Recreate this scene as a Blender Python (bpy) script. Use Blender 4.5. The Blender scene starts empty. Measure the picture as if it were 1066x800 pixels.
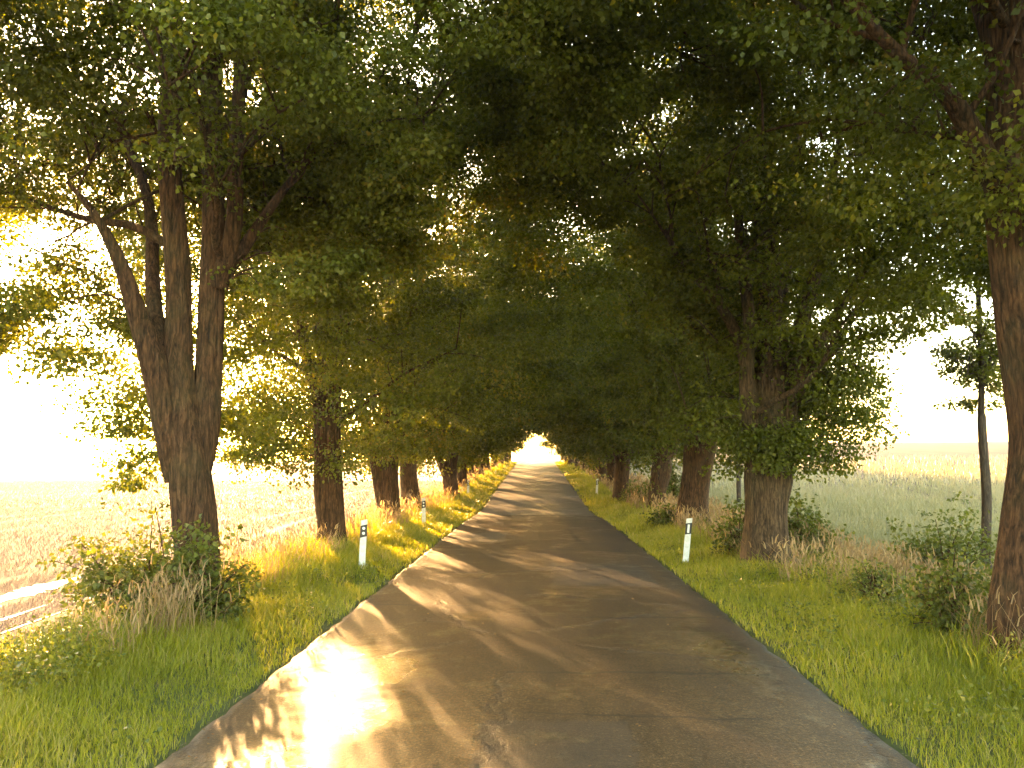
import bpy, math, random
import numpy as np
from mathutils import Vector, Matrix, Euler

R = math.radians
scene = bpy.context.scene
C = scene.collection

# ------------------------------------------------------------------ camera
PW, PH, F = 1066.0, 800.0, 900.0            # photo frame and focal length in its pixels
EYE = 2.17
cam_d = bpy.data.cameras.new('camera')
cam_d.sensor_width = 36.0
cam_d.lens = 36.0 * F / PW
cam_d.clip_start = 0.05
cam_d.clip_end = 5000
cam = bpy.data.objects.new('camera', cam_d)
C.objects.link(cam)
cam.location = (0, 0, EYE)
cam.rotation_euler = Euler((R(90 + 4.7), 0, R(1.59)), 'XYZ')
scene.camera = cam
CAMROT = np.array(cam.rotation_euler.to_matrix())

# ------------------------------------------------------------------ sky, sun, exposure
SUN_AZ, SUN_EL = 20.0, 7.0                   # degrees left of the road direction, above the horizon
world = bpy.data.worlds.new('World')
scene.world = world
world.use_nodes = True
wn, wl = world.node_tree.nodes, world.node_tree.links
bg = wn['Background']
sky = wn.new('ShaderNodeTexSky')
sky.sky_type = 'NISHITA'
sky.sun_disc = False
sky.sun_elevation = R(SUN_EL)
sky.sun_rotation = R(-SUN_AZ)
sky.air_density = 1.0
sky.dust_density = 1.2
sky.ozone_density = 1.0
wl.new(sky.outputs[0], bg.inputs['Color'])
bg.inputs['Strength'].default_value = 0.15

sd = bpy.data.lights.new('sun', 'SUN')
sd.energy = 4.2
sd.angle = R(0.55)
sd.color = (1.0, 0.60, 0.28)
sun = bpy.data.objects.new('sun', sd)
C.objects.link(sun)
SUNV = Vector((-math.sin(R(SUN_AZ)) * math.cos(R(SUN_EL)), math.cos(R(SUN_AZ)) * math.cos(R(SUN_EL)), math.sin(R(SUN_EL))))
sun.rotation_euler = (-SUNV).to_track_quat('-Z', 'Y').to_euler()
sun.location = SUNV * 300

vs = scene.view_settings
scene.display_settings.display_device = 'sRGB'
vs.view_transform = 'Standard'
vs.look = 'None'
vs.gamma = 1.0
vs.use_curve_mapping = False
vs.exposure = 4.15
vs.use_white_balance = True
vs.white_balance_temperature = 8300
vs.white_balance_tint = 10

cy = scene.cycles
cy.max_bounces = 9
cy.diffuse_bounces = 6
cy.glossy_bounces = 3
cy.transmission_bounces = 6
cy.transparent_max_bounces = 6
cy.volume_bounces = 0
cy.caustics_reflective = False
cy.caustics_refractive = False
cy.sample_clamp_indirect = 6
cy.use_denoising = True
cy.use_adaptive_sampling = True
cy.adaptive_threshold = 0.015

# ------------------------------------------------------------------ helpers
def ray(px, py):
    d = CAMROT @ np.array([(px - PW / 2) / F, (PH / 2 - py) / F, -1.0])
    return d

def at(px, py, Y):
    """world point on the ray of a photo pixel, at world depth Y"""
    d = ray(px, py)
    t = Y / d[1]
    return np.array([d[0] * t, Y, EYE + d[2] * t])

def link(o, parent=None):
    C.objects.link(o)
    if parent is not None:
        o.parent = parent
    return o

def tag(o, label=None, cat=None, group=None, kind=None):
    for k, v in (('label', label), ('category', cat), ('group', group), ('kind', kind)):
        if v:
            o[k] = v
    return o

def empty(name, loc):
    o = bpy.data.objects.new(name, None)
    o.empty_display_size = 0.3
    o.location = loc
    return link(o)

def quads_mesh(name, v, q, mat, smooth=False, attrs=None):
    """mesh from numpy vertices and quads (tris given as 3 columns)"""
    v = np.asarray(v, dtype=np.float32)
    q = np.asarray(q, dtype=np.int32)
    n, k = q.shape
    me = bpy.data.meshes.new(name)
    me.vertices.add(len(v))
    me.vertices.foreach_set('co', v.ravel())
    me.loops.add(n * k)
    me.loops.foreach_set('vertex_index', q.ravel())
    me.polygons.add(n)
    me.polygons.foreach_set('loop_start', np.arange(0, n * k, k, dtype=np.int32))
    if smooth:
        me.polygons.foreach_set('use_smooth', np.ones(n, dtype=bool))
    for an, dom, arr in (attrs or []):
        a = me.attributes.new(an, 'FLOAT', dom)
        a.data.foreach_set('value', np.asarray(arr, dtype=np.float32))
    me.update(calc_edges=True)
    me.validate()
    if mat:
        for m in (mat if isinstance(mat, (list, tuple)) else [mat]):
            me.materials.append(m)
    return me

def obj(name, me, parent=None, loc=None):
    o = bpy.data.objects.new(name, me)
    if loc is not None:
        o.location = loc
    return link(o, parent)

class Tubes:
    def __init__(self):
        self.v, self.q, self.n = [], [], 0
    def add(self, pts, rad, seg=10, flute=0.0, ph=0.0, nfl=7, lump=0.0):
        pts = np.asarray(pts, float)
        rad = np.asarray(rad, float)
        n = len(pts)
        tg = np.gradient(pts, axis=0)
        tg /= np.linalg.norm(tg, axis=1)[:, None] + 1e-9
        ref = np.array([1.0, 0.13, 0.0])
        if abs(tg[:, 0]).mean() > 0.85:
            ref = np.array([0.1, 1.0, 0.0])
        a = np.cross(tg, ref)
        a /= np.linalg.norm(a, axis=1)[:, None] + 1e-9
        b = np.cross(tg, a)
        th = np.linspace(0, 2 * np.pi, seg, endpoint=False)
        L = np.concatenate([[0], np.cumsum(np.linalg.norm(np.diff(pts, axis=0), axis=1))])
        rr = np.ones((n, seg))
        if flute:
            tw = ph + 0.25 * L[:, None]
            rr += flute * (np.sin(nfl * th[None] + tw * 1.3) * 0.55 + np.sin((nfl - 4) * th[None] - tw * 0.8 + 1.7) * 0.9
                           + np.sin((2 * nfl + 3) * th[None] + 2.1 * tw) * 0.3)
        if lump:
            rr += lump * np.sin(L[:, None] * 2.3 + 3 * np.sin(th[None] + ph)) * np.sin(2 * th[None] + ph + L[:, None])
        P = pts[:, None, :] + (a[:, None, :] * np.cos(th)[None, :, None] + b[:, None, :] * np.sin(th)[None, :, None]) * (rad[:, None] * rr)[..., None]
        i = np.arange(n - 1)[:, None] * seg
        j = np.arange(seg)[None]
        jn = (j + 1) % seg
        q = np.stack([i + j, i + jn, i + seg + jn, i + seg + j], -1).reshape(-1, 4) + self.n
        self.v.append(P.reshape(-1, 3))
        self.q.append(q)
        self.n += n * seg
    def mesh(self, name, mat):
        return quads_mesh(name, np.concatenate(self.v), np.concatenate(self.q), mat, True)

def smooth_path(pts, rad, n):
    """Catmull-Rom resample of a polyline with radii"""
    p = np.column_stack([np.asarray(pts, float), np.asarray(rad, float)])
    p = np.vstack([2 * p[0] - p[1], p, 2 * p[-1] - p[-2]])
    m = len(p) - 3
    out = []
    for t in np.linspace(0, m - 1e-6, n):
        i = int(t); u = t - i
        a, b, c, d = p[i], p[i + 1], p[i + 2], p[i + 3]
        out.append(0.5 * ((2 * b) + (c - a) * u + (2 * a - 5 * b + 4 * c - d) * u * u + (3 * b - a - 3 * c + d) * u ** 3))
    out = np.array(out)
    return out[:, :3], np.maximum(out[:, 3], 0.006)

def snoise(x, y, z=0.0, s=1.0, seed=0.0):
    """cheap smooth pseudo-noise, about -1..1"""
    x, y, z = x * s + seed * 1.7, y * s + seed * 3.1, z * s + seed * 0.9
    return (np.sin(x * 1.0 + 1.3 * np.sin(y * 1.1 + z * 0.7)) + np.sin(y * 1.3 - 1.1 * np.sin(z * 1.2 + x * 0.6) + 2.0)
            + np.sin(z * 1.1 + 1.2 * np.sin(x * 1.4 - y * 0.5) + 4.0) + 0.6 * np.sin(2.3 * x + 1.9 * y + 2.7 * z)) / 3.0

# ------------------------------------------------------------------ materials
def nodes_of(name):
    m = bpy.data.materials.new(name)
    m.use_nodes = True
    nt = m.node_tree
    for n in list(nt.nodes):
        nt.nodes.remove(n)
    out = nt.nodes.new('ShaderNodeOutputMaterial')
    return m, nt, out

def N(nt, typ, **kw):
    n = nt.nodes.new('ShaderNode' + typ)
    for k, v in kw.items():
        if k in n.inputs:
            n.inputs[k].default_value = v
        else:
            setattr(n, k, v)
    return n

def ramp(nt, fac, stops, interp='LINEAR'):
    r = nt.nodes.new('ShaderNodeValToRGB')
    e = r.color_ramp.elements
    r.color_ramp.interpolation = interp
    while len(e) < len(stops):
        e.new(0.5)
    for k, (p, c) in enumerate(stops):
        e[k].position = p
        e[k].color = c if len(c) == 4 else (*c, 1)
    nt.links.new(fac, r.inputs[0])
    return r.outputs[0]

def mathn(nt, op, a, b=None, clamp=False):
    m = nt.nodes.new('ShaderNodeMath')
    m.operation = op
    m.use_clamp = clamp
    for k, v in enumerate((a, b)):
        if v is None:
            continue
        if isinstance(v, (int, float)):
            m.inputs[k].default_value = v
        else:
            nt.links.new(v, m.inputs[k])
    return m.outputs[0]

def mixc(nt, fac, a, b, blend='MIX'):
    m = nt.nodes.new('ShaderNodeMix')
    m.data_type = 'RGBA'
    m.blend_type = blend
    for sock, v in ((m.inputs[0], fac), (m.inputs[6], a), (m.inputs[7], b)):
        if isinstance(v, (int, float)):
            sock.default_value = v
        elif isinstance(v, tuple):
            sock.default_value = (*v, 1) if len(v) == 3 else v
        else:
            nt.links.new(v, sock)
    return m.outputs[2]

def leaf_material(name, stops, trans=0.45, rough=0.45, spec=0.25, tr_gain=(1.5, 1.45, 0.5)):
    m, nt, out = nodes_of(name)
    at_ = N(nt, 'Attribute', attribute_name='tint')
    col = ramp(nt, at_.outputs['Fac'], stops)
    p = N(nt, 'BsdfPrincipled', Roughness=rough)
    p.inputs['Specular IOR Level'].default_value = spec
    nt.links.new(col, p.inputs['Base Color'])
    t = N(nt, 'BsdfTranslucent')
    nt.links.new(mixc(nt, 1.0, col, tr_gain, 'MULTIPLY'), t.inputs['Color'])
    mx = N(nt, 'MixShader', Fac=trans)
    nt.links.new(p.outputs[0], mx.inputs[1])
    nt.links.new(t.outputs[0], mx.inputs[2])
    nt.links.new(mx.outputs[0], out.inputs[0])
    return m

M_LEAF = leaf_material('lime_leaf', [(0, (0.058, 0.070, 0.010)), (0.45, (0.108, 0.122, 0.018)), (0.8, (0.155, 0.162, 0.026)), (1, (0.22, 0.165, 0.030))], 0.5)
M_BUSH = leaf_material('bush_leaf', [(0, (0.055, 0.070, 0.014)), (0.6, (0.105, 0.120, 0.022)), (1, (0.18, 0.17, 0.035))], 0.4)
M_GRASS = leaf_material('grass_blade', [(0, (0.122, 0.140, 0.012)), (0.5, (0.245, 0.246, 0.022)), (0.80, (0.35, 0.305, 0.05)), (1, (0.38, 0.31, 0.14))], 0.5, 0.4, 0.3, (1.3, 1.3, 0.6))
M_DRY = leaf_material('dry_grass', [(0, (0.14, 0.084, 0.046)), (0.5, (0.27, 0.175, 0.086)), (1, (0.42, 0.30, 0.16))], 0.45, 0.5, 0.25, (1.15, 1.05, 0.85))
M_STUB = leaf_material('stubble_straw', [(0, (0.114, 0.090, 0.084)), (0.5, (0.124, 0.099, 0.093)), (1, (0.136, 0.110, 0.104))], 0.12, 0.6, 0.08, (1.1, 1.05, 0.9))
M_CROP = leaf_material('green_cereal', [(0, (0.165, 0.165, 0.080)), (0.5, (0.27, 0.245, 0.135)), (1, (0.33, 0.28, 0.18))], 0.25, 0.45, 0.25, (1.2, 1.2, 0.7))

def bark_material(name, dark, light, green=0.25):
    m, nt, out = nodes_of(name)
    tc = N(nt, 'TexCoord')
    mp = N(nt, 'Mapping')
    mp.inputs['Scale'].default_value = (1, 1, 0.11)
    nt.links.new(tc.outputs['Object'], mp.inputs[0])
    n1 = N(nt, 'TexNoise', Scale=21.0, Detail=9.0, Roughness=0.7, Distortion=0.9)
    nt.links.new(mp.outputs[0], n1.inputs['Vector'])
    vo = N(nt, 'TexVoronoi', Scale=11.0, feature='DISTANCE_TO_EDGE')
    mp2 = N(nt, 'Mapping')
    mp2.inputs['Scale'].default_value = (1.6, 1.6, 0.22)
    nw = N(nt, 'TexNoise', Scale=5.0, Detail=3.0)
    nt.links.new(tc.outputs['Object'], nw.inputs['Vector'])
    nt.links.new(mixc(nt, 0.12, tc.outputs['Object'], nw.outputs['Color']), mp2.inputs[0])
    nt.links.new(mp2.outputs[0], vo.inputs['Vector'])
    crev = ramp(nt, vo.outputs['Distance'], [(0.0, (0, 0, 0)), (0.3, (1, 1, 1))])
    h = mathn(nt, 'ADD', mathn(nt, 'MULTIPLY', crev, 0.16), mathn(nt, 'MULTIPLY', n1.outputs[0], 1.25))
    col = ramp(nt, h, [(0.50, dark), (0.74, tuple((a + b) / 2 for a, b in zip(dark, light))), (0.92, light)])
    big = N(nt, 'TexNoise', Scale=1.1, Detail=5.0, Roughness=0.6)
    nt.links.new(tc.outputs['Object'], big.inputs['Vector'])
    moss = ramp(nt, big.outputs[0], [(0.48, (0, 0, 0)), (0.68, (1, 1, 1))])
    col = mixc(nt, mathn(nt, 'MULTIPLY', moss, green), col, (0.075, 0.085, 0.035))
    p = N(nt, 'BsdfPrincipled', Roughness=0.85)
    p.inputs['Specular IOR Level'].default_value = 0.2
    nt.links.new(col, p.inputs['Base Color'])
    b = N(nt, 'Bump', Strength=1.0, Distance=0.06)
    nt.links.new(h, b.inputs['Height'])
    nt.links.new(b.outputs[0], p.inputs['Normal'])
    nt.links.new(p.outputs[0], out.inputs[0])
    return m

M_BARK = bark_material('lime_bark', (0.016, 0.0075, 0.0035), (0.155, 0.074, 0.034))
M_BARK_GREY = bark_material('grey_lime_bark', (0.016, 0.009, 0.005), (0.165, 0.098, 0.052), 0.35)
M_WOOD = bark_material('weathered_pole_wood', (0.035, 0.025, 0.018), (0.12, 0.085, 0.06), 0.0)

def simple(name, col, rough=0.5, spec=0.5, dirt=None):
    m, nt, out = nodes_of(name)
    p = N(nt, 'BsdfPrincipled', Roughness=rough)
    p.inputs['Specular IOR Level'].default_value = spec
    if dirt:
        tc = N(nt, 'TexCoord')
        n = N(nt, 'TexNoise', Scale=9.0, Detail=6.0, Roughness=0.7)
        nt.links.new(tc.outputs['Object'], n.inputs['Vector'])
        f = ramp(nt, n.outputs[0], [(0.42, (0, 0, 0)), (0.75, (1, 1, 1))])
        nt.links.new(mixc(nt, f, col, dirt), p.inputs['Base Color'])
    else:
        p.inputs['Base Color'].default_value = (*col, 1)
    nt.links.new(p.outputs[0], out.inputs[0])
    return m

M_WHITE = simple('white_post_plastic', (0.72, 0.72, 0.70), 0.45, 0.4, (0.45, 0.43, 0.36))
M_BLACK = simple('black_post_band', (0.02, 0.02, 0.02), 0.5, 0.4)
M_REFL = simple('silver_reflector', (0.75, 0.75, 0.72), 0.2, 0.8)

# ------------------------------------------------------------------ terrain
def sstep(a, b, x):
    t = np.clip((x - a) / (b - a), 0, 1)
    return t * t * (3 - 2 * t)

def road_z(Y):
    """gentle dip, then a rise to a crest about 118 m ahead"""
    Y = np.asarray(Y, float)
    s = 0.5 + 0.5 * np.tanh((Y - 41) / 7.0)
    down = -0.011 * np.clip(Y, -30, 400)
    up = -0.451 + 0.0205 * (Y - 41)
    z = down * (1 - s) + up * s
    over = np.clip(Y - 117, 0, None)
    crest = -0.451 + 0.0205 * 76 - 0.03 * over
    k = sstep(108, 126, Y)
    return z * (1 - k) + np.minimum(crest, z) * k

HALF = 2.75
def ground_z(X, Y):
    X = np.asarray(X, float); Y = np.asarray(Y, float)
    ax = np.abs(X)
    rz = road_z(np.clip(Y, -40, 135))
    near = rz + np.where(ax < HALF, -0.05, 0.0) + 0.10 * sstep(HALF, 4.2, ax)
    near = near + 0.035 * snoise(X, Y, 0, 1.3, 2) * sstep(HALF, 3.6, ax)
    dist = np.hypot(X, Y)
    # left field: a little lower, running out almost level
    lf = -0.42 - 0.0045 * np.clip(Y, -20, 320) + 0.05 * snoise(X, Y, 0, 0.12, 5)
    # right field: a shallow hollow, then a long rise to its own crest
    rise = 8.6 * sstep(0, 1, (Y + 0.35 * X - 22) / 290.0) ** 1.0
    lin = 0.020 * np.clip(Y + 0.25 * X - 26, 0, 90)
    rf = -0.78 + 0.62 * rise + lin * 0.75 + 0.05 * snoise(X, Y, 0, 0.15, 8)
    wl_ = sstep(-5.0, -6.3, X)
    wr_ = sstep(5.4, 8.2, X)
    z = near * (1 - wl_) * (1 - wr_) + lf * wl_ + rf * wr_
    return z

def gz(x, y):
    return float(ground_z(np.array([x]), np.array([y]))[0])

def ground_material():
    m, nt, out = nodes_of('ground_earth_and_fields')
    geo = N(nt, 'NewGeometry')
    sx = N(nt, 'SeparateXYZ')
    nt.links.new(geo.outputs['Position'], sx.inputs[0])
    n1 = N(nt, 'TexNoise', Scale=1.7, Detail=8.0, Roughness=0.65)
    n2 = N(nt, 'TexNoise', Scale=22.0, Detail=5.0, Roughness=0.7)
    n3 = N(nt, 'TexNoise', Scale=0.06, Detail=6.0, Roughness=0.6)
    for n in (n1, n2, n3):
        nt.links.new(geo.outputs['Position'], n.inputs['Vector'])
    verge = ramp(nt, n1.outputs[0], [(0.3, (0.070, 0.080, 0.028)), (0.55, (0.105, 0.110, 0.040)), (0.75, (0.16, 0.12, 0.065))])
    # left field: straw stubble with drill lines parallel to the road
    mp = N(nt, 'Mapping')
    mp.inputs['Rotation'].default_value = (0, 0, R(4))
    mp.inputs['Scale'].default_value = (1.0, 0.03, 1.0)
    nt.links.new(geo.outputs['Position'], mp.inputs[0])
    nl = N(nt, 'TexNoise', Scale=1.1, Detail=7.0, Roughness=0.7)
    nt.links.new(mp.outputs[0], nl.inputs['Vector'])
    mixn = mathn(nt, 'ADD', mathn(nt, 'MULTIPLY', nl.outputs[0], 0.72), mathn(nt, 'MULTIPLY', n2.outputs[0], 0.28))
    left = ramp(nt, mixn, [(0.36, (0.096, 0.075, 0.070)), (0.5, (0.114, 0.090, 0.085)), (0.64, (0.132, 0.106, 0.100))])
    # right field: green cereal turning straw-coloured up the slope
    mp2 = N(nt, 'Mapping')
    mp2.inputs['Rotation'].default_value = (0, 0, R(62))
    mp2.inputs['Scale'].default_value = (0.6, 0.05, 1.0)
    nt.links.new(geo.outputs['Position'], mp2.inputs[0])
    nr = N(nt, 'TexNoise', Scale=1.6, Detail=6.0, Roughness=0.6)
    nt.links.new(mp2.outputs[0], nr.inputs['Vector'])
    green = ramp(nt, nr.outputs[0], [(0.35, (0.11, 0.12, 0.060)), (0.6, (0.165, 0.168, 0.088)), (0.8, (0.22, 0.21, 0.12))])
    straw = ramp(nt, nr.outputs[0], [(0.35, (0.066, 0.050, 0.046)), (0.7, (0.098, 0.075, 0.070))])
    up = mathn(nt, 'ADD', mathn(nt, 'MULTIPLY', sx.outputs['Y'], 0.011), mathn(nt, 'MULTIPLY', n3.outputs[0], 0.9))
    upf = ramp(nt, up, [(0.98, (0, 0, 0)), (1.35, (1, 1, 1))])
    upf2 = mathn(nt, 'SMOOTH_MIN', 1.0, upf)
    right = mixc(nt, upf, green, straw)
    for off in (0.0, 1.9):                       # tractor tramlines bending up the right slope
        d = mathn(nt, 'ABSOLUTE', mathn(nt, 'SUBTRACT', mathn(nt, 'SUBTRACT', sx.outputs['X'], 15.0 + off), mathn(nt, 'MULTIPLY', sx.outputs['Y'], 0.14)))
        right = mixc(nt, mathn(nt, 'MULTIPLY', ramp(nt, d, [(0.15, (1, 1, 1)), (0.5, (0, 0, 0))]), 0.6), right, (0.060, 0.058, 0.030))
    for off in (-10.2, -12.0, -19.0, -20.8, -27.5):
        d = mathn(nt, 'ABSOLUTE', mathn(nt, 'SUBTRACT', sx.outputs['X'], mathn(nt, 'SUBTRACT', off, mathn(nt, 'MULTIPLY', sx.outputs['Y'], 0.04))))
        left = mixc(nt, mathn(nt, 'MULTIPLY', ramp(nt, d, [(0.12, (1, 1, 1)), (0.45, (0, 0, 0))]), 0.5), left, (0.060, 0.044, 0.036))
    wob = mathn(nt, 'MULTIPLY', mathn(nt, 'SUBTRACT', n1.outputs[0], 0.5), 2.2)
    xw = mathn(nt, 'ADD', sx.outputs['X'], wob)
    fl = mathn(nt, 'MULTIPLY', mathn(nt, 'ADD', xw, 6.0), -1.2, True)
    fr = mathn(nt, 'MULTIPLY', mathn(nt, 'SUBTRACT', xw, 7.2), 0.9, True)
    col = mixc(nt, fl, verge, left)
    col = mixc(nt, fr, col, right)
    p = N(nt, 'BsdfPrincipled', Roughness=0.9)
    p.inputs['Specular IOR Level'].default_value = 0.04
    nt.links.new(col, p.inputs['Base Color'])
    b = N(nt, 'Bump', Strength=0.8, Distance=0.12)
    hh = mathn(nt, 'ADD', mathn(nt, 'MULTIPLY', n2.outputs[0], 0.5), mathn(nt, 'MULTIPLY', nl.outputs[0], 0.6))
    nt.links.new(hh, b.inputs['Height'])
    nt.links.new(b.outputs[0], p.inputs['Normal'])
    nt.links.new(p.outputs[0], out.inputs[0])
    return m

def axis(parts):
    a = np.concatenate([np.arange(s, e, d) for s, e, d in parts])
    return np.unique(np.round(np.concatenate([a, [parts[-1][1]]]), 4))

gxs = axis([(-420, -200, 20), (-200, -60, 10), (-60, -12, 2), (-12, -2.8, 0.25), (-2.8, 2.8, 0.7), (2.8, 12, 0.25), (12, 60, 2), (60, 200, 10), (200, 420, 20)])
gys = axis([(-60, -4, 8), (-4, 60, 0.5), (60, 140, 2), (140, 300, 10), (300, 620, 20)])
GX, GY = np.meshgrid(gxs, gys)
GZ = ground_z(GX, GY)
nx, ny = len(gxs), len(gys)
ii = (np.arange(ny - 1)[:, None] * nx + np.arange(nx - 1)[None]).ravel()
g_me = quads_mesh('ground', np.stack([GX, GY, GZ], -1).reshape(-1, 3), np.stack([ii, ii + 1, ii + nx + 1, ii + nx], -1), ground_material(), True)
tag(obj('ground', g_me), 'earth of the verges and the open fields on both sides of the road', 'ground', kind='structure')

# ------------------------------------------------------------------ road
def road_material():
    m, nt, out = nodes_of('old_damp_asphalt')
    geo = N(nt, 'NewGeometry')
    sx = N(nt, 'SeparateXYZ')
    nt.links.new(geo.outputs['Position'], sx.inputs[0])
    X, Y = sx.outputs['X'], sx.outputs['Y']
    def noise(sc, det=6, ro=0.6, dist=0.0, scale=(1, 1, 1)):
        mp = N(nt, 'Mapping')
        mp.inputs['Scale'].default_value = scale
        nt.links.new(geo.outputs['Position'], mp.inputs[0])
        n = N(nt, 'TexNoise', Scale=sc, Detail=float(det), Roughness=ro, Distortion=dist)
        nt.links.new(mp.outputs[0], n.inputs['Vector'])
        return n.outputs[0]
    fine = noise(190, 3, 0.7)
    grit = noise(38, 5, 0.8)
    mid = noise(3.1, 6, 0.65)
    big = noise(0.55, 5, 0.6, 0.5)
    lanes = noise(0.9, 5, 0.6, 0.3, (1.3, 0.16, 1))
    agg = N(nt, 'TexVoronoi', Scale=85.0)
    nt.links.new(geo.outputs['Position'], agg.inputs['Vector'])
    base = ramp(nt, grit, [(0.34, (0.009, 0.006, 0.0035)), (0.5, (0.066, 0.035, 0.012)), (0.68, (0.205, 0.114, 0.042))])
    base = mixc(nt, mathn(nt, 'MULTIPLY', ramp(nt, agg.outputs['Distance'], [(0.0, (1, 1, 1)), (0.35, (0, 0, 0))]), 0.35), base, (0.12, 0.092, 0.062))
    cell = N(nt, 'TexVoronoi', Scale=42.0)
    nt.links.new(geo.outputs['Position'], cell.inputs['Vector'])
    csep = N(nt, 'SeparateXYZ')
    nt.links.new(cell.outputs['Color'], csep.inputs[0])
    stone = mathn(nt, 'MULTIPLY', ramp(nt, csep.outputs[0], [(0.62, (0, 0, 0)), (0.95, (1, 1, 1))]), ramp(nt, cell.outputs['Distance'], [(0.25, (1, 1, 1)), (0.55, (0, 0, 0))]))
    base = mixc(nt, mathn(nt, 'MULTIPLY', stone, 0.75), base, (0.24, 0.165, 0.090))
    tone = ramp(nt, big, [(0.35, (0.62, 0.60, 0.58)), (0.65, (1.15, 1.10, 1.0))])
    base = mixc(nt, 1.0, base, tone, 'MULTIPLY')
    tone2 = ramp(nt, lanes, [(0.36, (0.66, 0.64, 0.6)), (0.6, (1.08, 1.05, 1.0))])
    base = mixc(nt, 1.0, base, tone2, 'MULTIPLY')
    # long dark oily band down the middle, broken up
    xc = mathn(nt, 'ABSOLUTE', mathn(nt, 'ADD', mathn(nt, 'SUBTRACT', X, 0.12), mathn(nt, 'MULTIPLY', mathn(nt, 'SUBTRACT', mid, 0.5), 0.9)))
    band = ramp(nt, xc, [(0.14, (1, 1, 1)), (0.55, (0, 0, 0))])
    band = mathn(nt, 'MULTIPLY', band, ramp(nt, lanes, [(0.42, (0, 0, 0)), (0.6, (1, 1, 1))]))
    base = mixc(nt, mathn(nt, 'MULTIPLY', band, 0.8), base, (0.016, 0.012, 0.006))
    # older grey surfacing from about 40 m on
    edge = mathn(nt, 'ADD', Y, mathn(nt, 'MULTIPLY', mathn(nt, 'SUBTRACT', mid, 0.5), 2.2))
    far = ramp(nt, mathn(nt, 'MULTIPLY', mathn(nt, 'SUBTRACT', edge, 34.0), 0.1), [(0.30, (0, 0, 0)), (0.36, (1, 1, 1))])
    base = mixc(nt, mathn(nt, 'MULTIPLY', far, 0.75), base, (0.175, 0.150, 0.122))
    # square repair patches
    def patch(x0, x1, y0, y1, colr, amt):
        nonlocal base
        w = mathn(nt, 'MULTIPLY', mathn(nt, 'SUBTRACT', mid, 0.5), 0.35)
        xx = mathn(nt, 'ADD', X, w); yy = mathn(nt, 'ADD', Y, w)
        fx = mathn(nt, 'MULTIPLY', mathn(nt, 'GREATER_THAN', xx, x0), mathn(nt, 'LESS_THAN', xx, x1))
        fy = mathn(nt, 'MULTIPLY', mathn(nt, 'GREATER_THAN', yy, y0), mathn(nt, 'LESS_THAN', yy, y1))
        base = mixc(nt, mathn(nt, 'MULTIPLY', mathn(nt, 'MULTIPLY', fx, fy), amt), base, colr)
    patch(-0.45, 0.75, 6.2, 7.4, (0.040, 0.033, 0.026), 0.45)
    patch(0.3, 2.2, 15.5, 19.0, (0.055, 0.048, 0.040), 0.5)
    patch(-2.3, -0.9, 24.0, 27.5, (0.13, 0.115, 0.09), 0.5)
    patch(-2.6, 2.6, 34.6, 36.6, (0.10, 0.08, 0.06), 0.4)
    # crumbled, dirty edges
    ex = mathn(nt, 'ADD', mathn(nt, 'ABSOLUTE', X), mathn(nt, 'MULTIPLY', mathn(nt, 'SUBTRACT', mid, 0.5), 0.8))
    dirt = ramp(nt, mathn(nt, 'SUBTRACT', ex, 2.0), [(0.35, (0, 0, 0)), (0.75, (1, 1, 1))])
    base = mixc(nt, mathn(nt, 'MULTIPLY', dirt, 0.7), base, (0.040, 0.026, 0.016))
    # sealed joints across the right half and old seams
    def seam(x0, x1, y0, slope, wd):
        nonlocal base
        yy = mathn(nt, 'SUBTRACT', mathn(nt, 'ADD', mathn(nt, 'SUBTRACT', Y, y0), mathn(nt, 'MULTIPLY', mathn(nt, 'SUBTRACT', mid, 0.5), 0.30)), mathn(nt, 'MULTIPLY', X, slope))
        f = ramp(nt, mathn(nt, 'ABSOLUTE', yy), [(0.0, (1, 1, 1)), (wd, (0, 0, 0))])
        f = mathn(nt, 'MULTIPLY', f, mathn(nt, 'MULTIPLY', mathn(nt, 'GREATER_THAN', X, x0), mathn(nt, 'LESS_THAN', X, x1)))
        f = mathn(nt, 'MULTIPLY', f, ramp(nt, grit, [(0.30, (0, 0, 0)), (0.5, (1, 1, 1))]))
        base = mixc(nt, f, base, (0.008, 0.006, 0.004))
    for a in ((-0.3, 2.4, 9.1, 0.02, 0.06), (-0.1, 1.9, 7.6, -0.05, 0.05), (0.5, 2.6, 12.3, 0.06, 0.07), (-2.6, -1.0, 13.2, -0.1, 0.08), (-2.6, 2.6, 37.0, 0.03, 0.30), (-2.2, 0.4, 17.6, 0.15, 0.10), (0.2, 2.5, 22.0, -0.08, 0.16)):
        seam(*a)
    # cracks
    cr = N(nt, 'TexVoronoi', Scale=0.42, feature='DISTANCE_TO_EDGE')
    wv = N(nt, 'TexNoise', Scale=2.6, Detail=7.0, Roughness=0.7)
    nt.links.new(geo.outputs['Position'], wv.inputs['Vector'])
    nt.links.new(mixc(nt, 0.35, geo.outputs['Position'], wv.outputs['Color']), cr.inputs['Vector'])
    crack = ramp(nt, cr.outputs['Distance'], [(0.0, (1, 1, 1)), (0.018, (0, 0, 0))])
    crack = mathn(nt, 'MULTIPLY', crack, ramp(nt, big, [(0.40, (0, 0, 0)), (0.52, (1, 1, 1))]))
    base = mixc(nt, mathn(nt, 'MULTIPLY', crack, 0.8), base, (0.018, 0.014, 0.010))
    p = N(nt, 'BsdfPrincipled')
    p.inputs['Specular IOR Level'].default_value = 0.32
    nt.links.new(base, p.inputs['Base Color'])
    # damp patches are smoother
    wet = mathn(nt, 'ADD', mathn(nt, 'MULTIPLY', mathn(nt, 'SUBTRACT', big, 0.5), 2.4), mathn(nt, 'MULTIPLY', mathn(nt, 'SUBTRACT', mid, 0.5), 1.5))
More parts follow.
